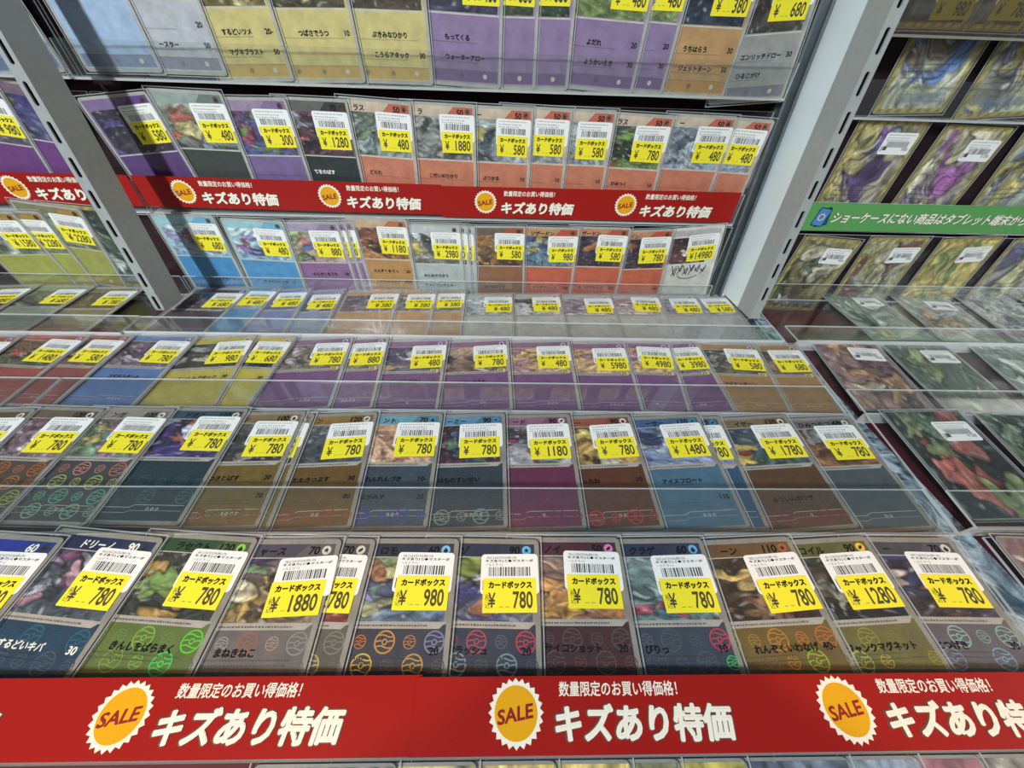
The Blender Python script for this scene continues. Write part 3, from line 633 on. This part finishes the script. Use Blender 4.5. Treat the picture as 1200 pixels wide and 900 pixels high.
row_cards('Z', [
    D(ic='28303c', cn='dark blue', wink=True, panel='23384f', header='27348f', pal='4a3a5a 8a7a90 2a2440 b08090', price=780, hp=60, attacks=[('', '30')], foil=[None, '35508a']),
    D(ic='28303c', cn='navy', wink=True, panel='203a52', header='20264a', pal='2c2a3c 4c5a64 7a3a6a b08090 9a9ab0', price=780, name='ドリーノ', hp=90, attacks=[('するどいキバ', '30'), ('', '100')], foil=['2f6f80 2a5a70', '000000', '2f5fb0 3a78c8 2a4a90']),
    D(ic='8ac050', cn='green', panel='5c6c34', header='2c4a2c', pal='4a4a40 303830 8a2f38 a8842a 7aa04a', price=780, name='ラセクト', hp=120, attacks=[('きんしをばらまく', '')], foil=['7a9a50 7a9a50 8ec048 7a9a50 6ae03a', '000000 8aa84a 98b858 4ae060']),
    D(cn='grey', panel='6a6260', header='4a4550', pal='4a3a62 9a8048 d8b850 3a2a20 7aa06a e8dcb8', price=1880, name='ャース', hp=70, attacks=[('まねきねこ', '')], foil=['9a9a90 b0a8a0 b0705a c0a090', '000000'], lrot=3.5, lx=1.5),
    D(cn='grey-brown', panel='5c564c', header='4a4648', pal='3a6a3a 7a2a2a e0e0d0 2a3a2a', price=2780, hp=70, attacks=[('', '')], foil=['8a8a80 c0a468', '000000 c8b878'], drop=0.5),
    D(ic='7ab8e0', cn='dark slate', panel='3a3a46', header='2c2e40', pal='7a8a50 506a8a 8a8ac0 3a3a60 c07a40 b0b070', price=980, name='ロモ', hp=60, attacks=[('', '20')], foil=['d84a2a e07a2a d8a04a c88a50 8a90b8', '000000 e0c040 000000 c8a050']),
    D(ic='6ab0e0', cn='charcoal', panel='343848', header='2c2e44', pal='7a8a30 504a8a 3a3470 d0d0d8 8a5a3a', price=780, name='ゾ', hp=90, attacks=[('フラッシュ', '20'), ('かえるとび', '30+')], foil=['d04a58 8a5060 c05068 6a6a78', '000000 8aa0a8']),
    D(ic='d878b0', cn='dark maroon', panel='45242a', header='4a2230', pal='5a5a62 b8722c 3a3a42 d0a030 a04020 c89040', price=780, name='ノイ', hp=50, attacks=[('サイコショット', '20')], foil=['000000', '7a4a48 000000']),
    D(ic='6aa8d8', cn='blue-grey', panel='3a4250', header='283048', pal='7a9088 607a78 4a6a8a a03048 9ab0a8', price=780, name='クラゲ', hp=60, attacks=[('ぴりっ', '10'), ('みずまき', '20')], foil=['000000 6a7080 000000 000000 e0485a', '000000 000000 000000 000000 5ad070']),
    D(ic='a85838', cn='brown', panel='6a5628', header='6a4c2c', pal='4a3a28 302018 a03828 c0a050 806040', price=780, name='ーン', hp=110, attacks=[('れんぞくいわなげ', '40-')], foil=['a8a03a a88a3a c88a3a d08040 c87838', '000000 000000 c08a3a a0c03a']),
    D(ic='f0b838', cn='olive', panel='6a6434', header='5a5a2c', pal='3a3a30 202020 6a7a78 909080 403020', price=1280, name='コイル', hp=90, attacks=[('ジャンクマグネット', '')], foil=['8a8a48 000000 9a9a48', '000000 a8c060 c0b850 000000 a8a040']),
    D(cn='plum-grey', panel='625a60', header='4a464c', pal='2c3a6a 4a3428 a05030 d0b8a8 604028', price=780, name='ー', hp=70, attacks=[('とつげき', '30')], foil=['9ab8b0 000000 a0c0b8 90b0a8', '000000 8a98b8 000000 8aa8c0']),
], 'in the front row', 'cards in the front row', detail=3)
row_cards('Y', [
    D(cn='olive-brown', panel='5a4a30', pal='706058 403c38 906a70', price=780, foil=['c07030', 'c07838', 'a09038']),
    D(cn='brown', panel='4c4436', header='6a5a48', pal='7a5a60 9a7a80 50484a c0b0b0', price=780, hp=120, foil=['d06a28 d07838', 'd07a30 c88038', 'b0b040 a0a848']),
    D(cn='dark grey', panel='404040', header='8a8478', pal='6a4a58 7aa070 a0708a b0a050', price=780, name='ンガ', hp=100, foil=['d08878 c87a6a e09080', 'c8c870 b8c068', '5ab890 60c098', '8ab890']),
    D(cn='dark teal', panel='20343c', header='2c4c58', pal='2c2440 4a3a80 3a3050 b0603a d0d0e0', price=780, name='ドガス', hp=110, foil=[None, '2c6a68 2a5a60', '2f7068 000000']),
    D(cn='bronze', panel='705a22', header='80684a', pal='504a48 383430 908880 a07050', price=780, name='ン', hp=100, attacks=[('つきとばす', '20'), ('', '70')], foil=[None, None, '000000', '8a4a38']),
    D(cn='bronze', panel='705a22', header='80684a', pal='504a48 383430 908880 a07050', price=780, label='bronze card whose right edge shows under the fifth card, second row from the front', drop=0.5),
    D(cn='golden brown', panel='6a4c18', header='8a6a34', pal='606468 404448 8a8c8c 707a50', price=780, name='ン', hp=120, attacks=[('たたきつぶす', '30'), ('', '80')], foil=[None, None, '000000', 'a05038 9a4a38']),
    D(ic='3a88a8', cn='slate blue', panel='3c4654', header='6a98a8', pal='c08a60 e0a888 a05a48 d8b058', price=780, name='ント', hp=70, attacks=[('れんれんづき', '10-'), ('はがみす', '20')], foil=[None, None, '000000', '5058b0 4a50a8']),
    D(ic='3a88a8', cn='dark slate', panel='303a46', header='5a8aa8', pal='201c30 4a2a38 8a5038 304a70 507a60', price=780, name='ーミー', hp=90, attacks=[('はものすいせい', '')], foil=[None, None, '000000', '9a9890 8aa090']),
    D(cn='magenta-brown', panel='682548', header='8a6078', pal='6a6070 b0a8b0 403840 902848 4a8050', price=1180, name='ード', hp=90, attacks=[('', '')], foil=[None, None, None, '8a3050']),
    D(cn='rust brown', panel='5c2e18', header='90503c', pal='8a2c28 b89038 502020 c0b050 e0d8c0', price=780, name='ー', hp=90, attacks=[('ったね', '10')], foil=[None, None, None, 'd05030 c84830']),
    D(ic='3a80a0', cn='steel blue', panel='4a6a80', header='3c5c80', pal='4a5c88 8a98b8 b0b8c8 303a60', price=1480, name='ーサー', hp=120, attacks=[('アイスフロート', ''), ('', '110')]),
    D(ic='3a80a0', cn='deep blue', panel='34506c', header='3c5c80', pal='4a5c88 8a98b8 b0b8c8 303a60', price=780, hp=120, drop=0.4),
    D(cn='dark brown', panel='5c3e24', header='7a6848', pal='304a60 50605a c04838 d0b040', price=1780, name='イヤー', hp=120, attacks=[('', ''), ('ふういんのワザ', '')], foil=[None, None, None, 'a03038 983038']),
    D(cn='slate grey', panel='4c5458', header='6a6a6a', pal='302820 a06838 604030 888888', price=780, name='ひみつのコハク', hp=60, attacks=[('', '')]),
], 'in the second row', 'cards in the second row from the front', detail=2)
PUR = D(panel='724c76', header='86647e')
row_cards('X', [
    D(cn='rust red', panel='a05848', pal='6a3a30 a07060 c0b0a0', price=480),
    D(cn='rust red', panel='9a5448', pal='7a5a40 506048 b04a38 d0c0a0', price=1480),
    D(cn='brick red', panel='8e5048', pal='5a4a38 806050 b08060 405040', price=580),
    D(cn='blue', panel='5a76a4', pal='40344a 806878 503848 b0a8b0', price=780, attacks=[('コマヌスタート', '')]),
    D(cn='yellow', panel='b4a44a', pal='4a4c42 303028 9a9c88 c0c0b0', price=980, attacks=[('とっしんアタック', '30')]),
    D(cn='yellow', panel='b8a848', pal='5a5c42 303028 9a9c88 d0c8a0', price=680, attacks=[('', '30')]),
    D(cn='purple', pal='6a5a50 8a7a60 b0a0a0 40343a', price=780, sig='25', **PUR),
    D(cn='purple', pal='6a8a40 8a7a60 b0a050', price=880, sig='25', **PUR),
    D(cn='purple', pal='3a2c58 6a6078 c0b8c8 b09060', price=480, sig='25', attacks=[('サイケこうせん', '')], **PUR),
    D(cn='purple', pal='b09078 6a4838 3a2c48 d0b8a0', price=780, sig='25', attacks=[('いやしのうた', '')], **PUR),
    D(cn='purple', pal='c08a60 d0a870 b07a98 e0c060', price=480, sig='25', **PUR),
    D(cn='purple', pal='c08a60 d0a870 b07a98 e0c060', price=5980, sig='25', **PUR),
    D(cn='purple', pal='c08a60 d0a870 b07a98', price=4980, sig='25', **PUR),
    D(cn='purple', pal='5a4a60 806a80 b07a98', price=3980, sig='25', drop=0.3, **PUR),
    D(cn='tan brown', panel='a07a50', pal='403a34 706a58 c0b8a0 504838', price=580, sig='25', attacks=[('マグナリターン', '')]),
    D(cn='tan brown', panel='a07a50', pal='504038 907060 c0b0a0', price=680, sig='25'),
], 'in the third row', 'cards in the third row from the front', style='x', detail=2, tilt=2.4)
row_cards('W', [
    D(cn='olive', panel='8a8a58', pal='6a6a48 404038 90907a', price=980), D(cn='grey-green', panel='8a9080', pal='6a6a58 404038 90907a', price=680), D(cn='dark olive', panel='7a6a50', pal='403a34 604838 80705a', price=780),
], 'left of the post, wall foot', 'cards at the wall foot left of the post', style='x', detail=1)
row_cards('W', [
    D(cn='dark', panel='504048', pal='302830 5a4a50 786070', price=680), D(cn='pale blue', panel='5a88a8', pal='4a6a90 8ab0c0 c08a70', price=480), D(cn='blue-violet', panel='7a7aa0', pal='5a4a58 706a98 a06060', price=480),
    D(cn='blue-grey', panel='8088a0', pal='5a6a90 504048 8a9ab0', price=480), D(cn='orange-tan', panel='b08860', pal='4a3a48 705a60 a08a80', price=380), D(cn='orange-tan', panel='b08860', pal='8a5a48 607060 a08a80', price=380),
    D(cn='orange-tan', panel='b08860', pal='8a5a48 607060 a08a80', price=380), D(cn='silver-white', panel='b0aca8', pal='c0c0c0 909498 e0e0e0', price=480), D(cn='silver-white', panel='b0aca8', pal='40443c c8c8c8 707468 e0e0e0', price=480),
    D(cn='silver-white', panel='b0aca8', pal='8a7a8a c0b8c0 706470 d8d0d8', price=480), D(cn='silver-white', panel='b0aca8', pal='9a7a80 c0b8c0 b8a098 e8d8d8', price=480), D(cn='silver-white', panel='aaa6a4', pal='6a6478 a8a0b0 706478 d8d0d8', price=480),
    D(cn='silver-white', panel='aaa6a4', pal='6a6488 a8a0b0 706478 d8d0d8', price=580),
], 'in the wall-foot row', 'cards at the foot of the wall', start=3, style='x', detail=1)
row_cards('V', [
    D(cn='yellow-green', panel='9c9c48', header='6a6a38', pal='a0a890 707858 c8c8b8', price=1580), D(cn='yellow-green', panel='9c9c48', header='6a6a38', pal='a0a890 707858 382830', price=2280),
    D(cn='yellow-green', panel='98984a', header='6a6a38', pal='a0a890 707858 382830', price=2280), D(cn='dark', style='f', pal='2a3430 50604c 3a3460 80907a c0c8c0', label='dark picture card without price label, half behind the left slotted post'),
], 'left of the post', 'cards on the wall left of the post', style='c', detail=1, tilt=1.6)
BL = D(panel='4688b8', header='8ac0c8', pal='c0d8d8 7098b8 3a3c90 c05a48 9a70c0', style='c')
PU = D(panel='845a88', header='9a8aa8', pal='a0b080 b08878 40508a c05848 708a48', style='c')
SI = D(panel='a8b0b0', header='b8c0c0', pal='b0a890 606058 d8c040 302c48 d8e0e0', style='c')
row_cards('V', [
    D(cn='bright blue', price=680, attacks=[('', ''), ('アメイジングサージ', '')], **BL), D(cn='bright blue', price=480, attacks=[('', ''), ('アメイジングサージ', '')], **BL), D(cn='purple', price=880, attacks=[('さんぞくをうち', '30')], **PU),
    D(cn='purple', price=880, label='purple card, first of two edges showing behind the 880 purple card', drop=0.5, **PU), D(cn='purple', price=880, label='purple card, rear of two edges showing behind the 880 purple card', drop=1.0, **PU),
    D(cn='orange', panel='b08048', header='c0a078', pal='6a3030 b07028 d8b030 40302c 301c20', price=1180, attacks=[('さんぞくをうつ', '20'), ('アメイジングソード', '160')]),
    D(cn='silver', price=2980, attacks=[('みんなのちから', ''), ('アメイジングスター', '')], **SI), D(cn='silver', price=2980, label='silver card, first of two edges behind the silver 2980 card', drop=0.5, **SI), D(cn='silver', price=2980, label='silver card, rear of two edges behind the silver 2980 card', drop=1.0, **SI),
    D(cn='dark orange', panel='8c5a3c', header='403028', pal='b07830 502c20 d8a838 2a2420 c0c0a0', price=580, attacks=[('', ''), ('ほのおのうず', '')]),
    D(cn='red-orange', panel='bc5a40', header='b88048', pal='2c3c78 5a7a90 c8b84a 8aa0a8', price=980, name='リザードン', attacks=[('', ''), ('キングブレイズ', '100')]),
    D(cn='red-orange', panel='bc5a40', header='b87848', pal='2a2440 403038 b06a38 503a58', price=580, name='ザードン', attacks=[('', ''), ('キングブレイズ', '100')]),
    D(cn='red-orange', panel='bc5a40', header='b87848', pal='2a2440 403038 b06a38 503a58', price=780, name='ードン', attacks=[('', ''), ('', '100')]),
    D(cn='white signed', style='w', panel='c4c0ba', pal='3a2428 6a3a40 d0c0b8 a08a88 58383c', price=14980, sig='sign', lx=-2),
], 'below small banner', 'cards below the small red banner', start=4, style='c', detail=2, tilt=1.8)
row_cards('U', [
    D(cn='purple', panel='6c3c78', header='5a4a68', pal='8a7a88 504858 b0a0a8', price=980), D(cn='purple', panel='6c3c78', header='5a3a58', pal='3a3470 585880 7a7048'),
], 'left of the post, banner row', 'purple cards left of the post', style='c', detail=1, tilt=1.6)
OR = D(panel='c4785c', header='c8b49c')
row_cards('U', [
    D(cn='dark purple', panel='5a3c70', header='6a4a88', pal='2c2430 403848 5a4a88', price=580), D(cn='holographic black', panel='3a403c', header='8a9894', pal='a8a890 606860 c05a40 8a98a0 d8c070', price=480),
    D(cn='lilac', panel='74608c', header='8a7898', pal='6a3a58 4a5a90 b03a58 80a060', price=300, attacks=[('', ''), ('いたみをうつす', '')]), D(cn='black', panel='262e2e', header='3a3c3c', pal='6a4048 4a3040 b06050 a0a0a8 302430', price=1280, hp=70, attacks=[('てをのばす', ''), ('', '')], textcol=M_INKW),
    D(cn='orange', pal='50583c 8a9890 688058 a0b0b0', price=480, name='ラス', hp=50, attacks=[('どらむ', ''), ('', '30')], **OR), D(cn='orange', pal='989890 6a6a68 b8b8b0 303030', price=1880, name='ラ', hp=50, attacks=[('こだいのひかり', ''), ('ばくれつ', '30')], **OR),
    D(cn='orange', pal='a8b0a8 788088 c0b060 404850', price=580, name='ー', hp=50, attacks=[('ぶつかる', '10'), ('', '20')], **OR), D(cn='orange', pal='a8b0a8 788088 c0b060', price=580, hp=50, attacks=[('', '10'), ('', '30')], **OR),
    D(cn='orange', pal='a8b0a8 788088 c0b060', price=580, hp=50, attacks=[('', '10'), ('', '20')], **OR), D(cn='orange', pal='4a3a50 6a8a38 7aa040 8a3a40 2a3020', price=780, name='ラス', hp=50, attacks=[('かみつく', '10'), ('', '30')], **OR),
    D(cn='orange', pal='6a7888 98a4b0 404a58 b0b8c0', price=480, name='ー', hp=50, attacks=[('', ''), ('ヒートブラスト', '30')], **OR), D(cn='orange', pal='6a7888 98a4b0 404a58', price=480, hp=50, attacks=[('', ''), ('', '30')], **OR),
], 'above small banner', 'cards above the small red banner', start=2, style='c', detail=2, tilt=1.8)
YE = D(panel='c8b878', header='c0b078'); PP = D(panel='8c7698', header='94809e')
row_cards('T', [
    D(cn='pale blue', panel='7a98b8', pal='8098b8 b0c8d8 607898', label='card painted with pale blue glare, half behind the left slotted post, top row'), D(cn='pale silver-blue', panel='a0b4cc', pal='8098b8 b0c8d8 607898'), D(cn='silver-grey', panel='b4b4b8', pal='a0a0a8 707880 c0c0c8', attacks=[('', '20'), ('ースター', '50')]),  # pale blue of the first two cards is sleeve glare put into the print
    D(cn='yellow', pal='a09040 706028 c8b878', attacks=[('するどいツメ', '20-'), ('マグネブラスト', '50')], **YE), D(cn='yellow', pal='605028 403820 c8b060', attacks=[('つばさでうつ', '10')], **YE), D(cn='yellow', pal='302c20 504028 a08050', price=480, attacks=[('ぶきみなひかり', ''), ('こうらアタック', '30')], **YE),
    D(cn='violet', pal='282830 48405c b8a038', price=480, attacks=[('もってくる', ''), ('ウォーターアロー', '')], **PP), D(cn='violet', pal='586038 404a30 8a7a90', price=680, drop=0.2, **PP), D(cn='violet', pal='485838 304028 8a9a70', price=680, **PP),
    D(cn='violet', pal='506038 7a9048 303a20', price=480, attacks=[('よだれ', '20'), ('ようかいえき', '30')], **PP), D(cn='violet', pal='506038 7a9048', price=480, attacks=[('', '20'), ('', '30')], **PP),
    D(cn='tan orange', panel='b89060', header='a88858', pal='1c2438 303c50 5a5a60', price=380, attacks=[('うちはらう', '30'), ('ジェットターン', '50')]), D(cn='grey', panel='9a9894', header='8a8884', pal='2a2420 4a4038 706050', price=680, attacks=[('エンリッチドロー', '30'), ('ひるじがけ', '')]),
], 'in top row', 'cards in the top row', style='c', detail=2, tilt=1.6)

# ------------------------------------------------------------------ picture cards of the right bay
def fulls(rows):
    for row, key, lst in rows:
        for (x, s, th), kw in zip(RR[key], lst):
            kw = dict(kw); make_card(row, x, s, th, kw.pop('label'), ('gold framed picture cards on the right wall' if key in ('R1', 'R2', 'R3', 'R4') else 'picture cards lying in the right bay'), style='f', detail=2, seed=int(x) + int(s), tilt=0.4, gold=key in ('R1', 'R2', 'R3', 'R4'), **kw)
RR['R2'] = [(355.9, -56.5, 2.0), (432.2, -57.5, 4.0), (508, -57, 3)]; RR['R1'] = [(316, -2, 0.5), (361, -2, 0.0), (425, -2, 0)]
fulls([
    ('T', 'R2', [D(pal='a8a068 c8c8b0 3a6ab8 5080c0 907860', label='gold framed picture card with a blue blotch, top right shelf beside the post'), D(pal='c0b468 d0d0b8 8088a8 9a9480 d8c860', label='pale gold picture card right of the blue-blotched one on the top right shelf'), D(pal='b8a860 a0a090 d8d0a0 807868', label='gold picture card cut by the picture edge on the top right shelf')]),
    ('U', 'R3', [D(pal='8a8060 b0a898 5a3a78 8048a0 80a0a8 c0b060', white='only', price=880, label='gold framed card with purple blotches, beside the post above the green banner'), D(pal='b0a878 8a7a98 a050a0 c060b8 d8d0a8', white='only', price=1280, label='gold framed card with pink blotches, second above the green banner'), D(pal='808890 b0b4a0 c0b050 505a70', label='grey and gold card at the picture edge above the green banner')]),
    ('V', 'R4', [D(pal='908850 706040 a8b090 405a40 c8c0a0', white='only', price=680, label='gold and grey-green card beside the post, under the green banner'), D(pal='a09858 9aa098 606c68 803838 b8b088', white='only', price=980, label='silver-grey card second from the post under the green banner'), D(pal='b8a248 c8b450 5a8a48 90a050', white='only', price=780, label='bright gold card with a green blotch under the green banner'), D(pal='8a8870 a0a098 585a80 c0b880', white='only', price=780, label='violet-grey card at the picture edge under the green banner')]),
    ('W', 'R5', [D(pal='6a8a70 8aa088 303c34 a8a858 c0d0c0', white='only', price=880, label='green picture card nearest the maroon board, lying at the right wall foot'), D(pal='80907c a8a898 606c60 b08a50', white='only', price=680, label='grey-green picture card, second lying at the right wall foot'), D(pal='909890 b0b4a8 585c58 c8c890', label='picture card with painted silver glare, third lying at the right wall foot'), D(pal='909890 b0b0a0 c8b860', label='pale picture card at the picture edge of the right wall foot')]),  # pale green and silver tones carry sleeve glare in their colour
    ('X', 'R6', [D(pal='7a4a58 b08a78 c08a50 c8b890 5a3448 d09a60', white='only', price=980, label='pink and orange picture card left of the green one, right bay'), D(pal='44604a 587050 2c4034 8a9a5a 6a7c60', white='only', price=1480, label='dark green picture card with a cream barcode label, right bay'), D(pal='6a8070 a0b0a0 485850 c8d0c0', label='grey-green glossy picture card at the right edge, second row down')]),
    ('Y', 'R7', [D(pal='3a4a40 2a3230 a85048 c86a58 5a7a5c 86945a', white='only', price=1280, label='dark green picture card with red curls, large, at the right edge'), D(pal='446048 6a8058 2c3c30 8aa080', label='mossy green picture card cut by the right picture edge')]),
    ('Z', 'R8', [D(pal='8a6a68 b8a098 d8ccc0 6a4448', label='pinkish brown picture card at the right picture edge, lowest of the right bay')]),
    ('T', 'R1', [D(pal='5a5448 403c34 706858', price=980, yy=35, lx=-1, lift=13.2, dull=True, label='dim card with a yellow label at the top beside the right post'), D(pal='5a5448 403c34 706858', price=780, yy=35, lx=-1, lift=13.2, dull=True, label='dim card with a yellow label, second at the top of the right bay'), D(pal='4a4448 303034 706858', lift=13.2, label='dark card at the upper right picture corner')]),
])
# ------------------------------------------------------------------ tops of the cards below the front rail
b = MB(); b.box(-460, -104, -5, 460, -9.4, -1.2); o = b.build('lower_display_board', M_BASE); o.matrix_world = frame('B', 0, 0)
tag(o, 'maroon board carrying the cards below the wide red banners', 'shelf board')
low = [(26, 'd8b84a d8c880 e8d890', 'yellow'), (59, 'd8b84a e0c870', 'second yellow'), (81, '7a7850 4a5030 b0a880', 'olive'), (111, 'a89a30 d0c038 302820', 'yellow and black'), (158, '505870 a8b0b8 303440 d0d0d0', 'silver and black'), (190, '8a9ab0 b8c0a0 c0c8d0', 'pale blue'), (219, '905a68 8a98b0 a070a0', 'pink and violet'), (252, '8a8a80 b0b0a0 d0d080', 'grey'), (-9, 'd0b040 c8a850', 'gold'), (-44, 'b09a50 7a6a40', 'dull gold')]
for i, (xr, pal, cn) in enumerate(low):
    make_card('B', xr - 31.5, -99.6, 0, 'top edge of %s card peeping out below the wide red banners' % cn, 'cards below the wide red banners', style='f', pal=pal, detail=1, seed=900 + i, tilt=2.0, gold=False)
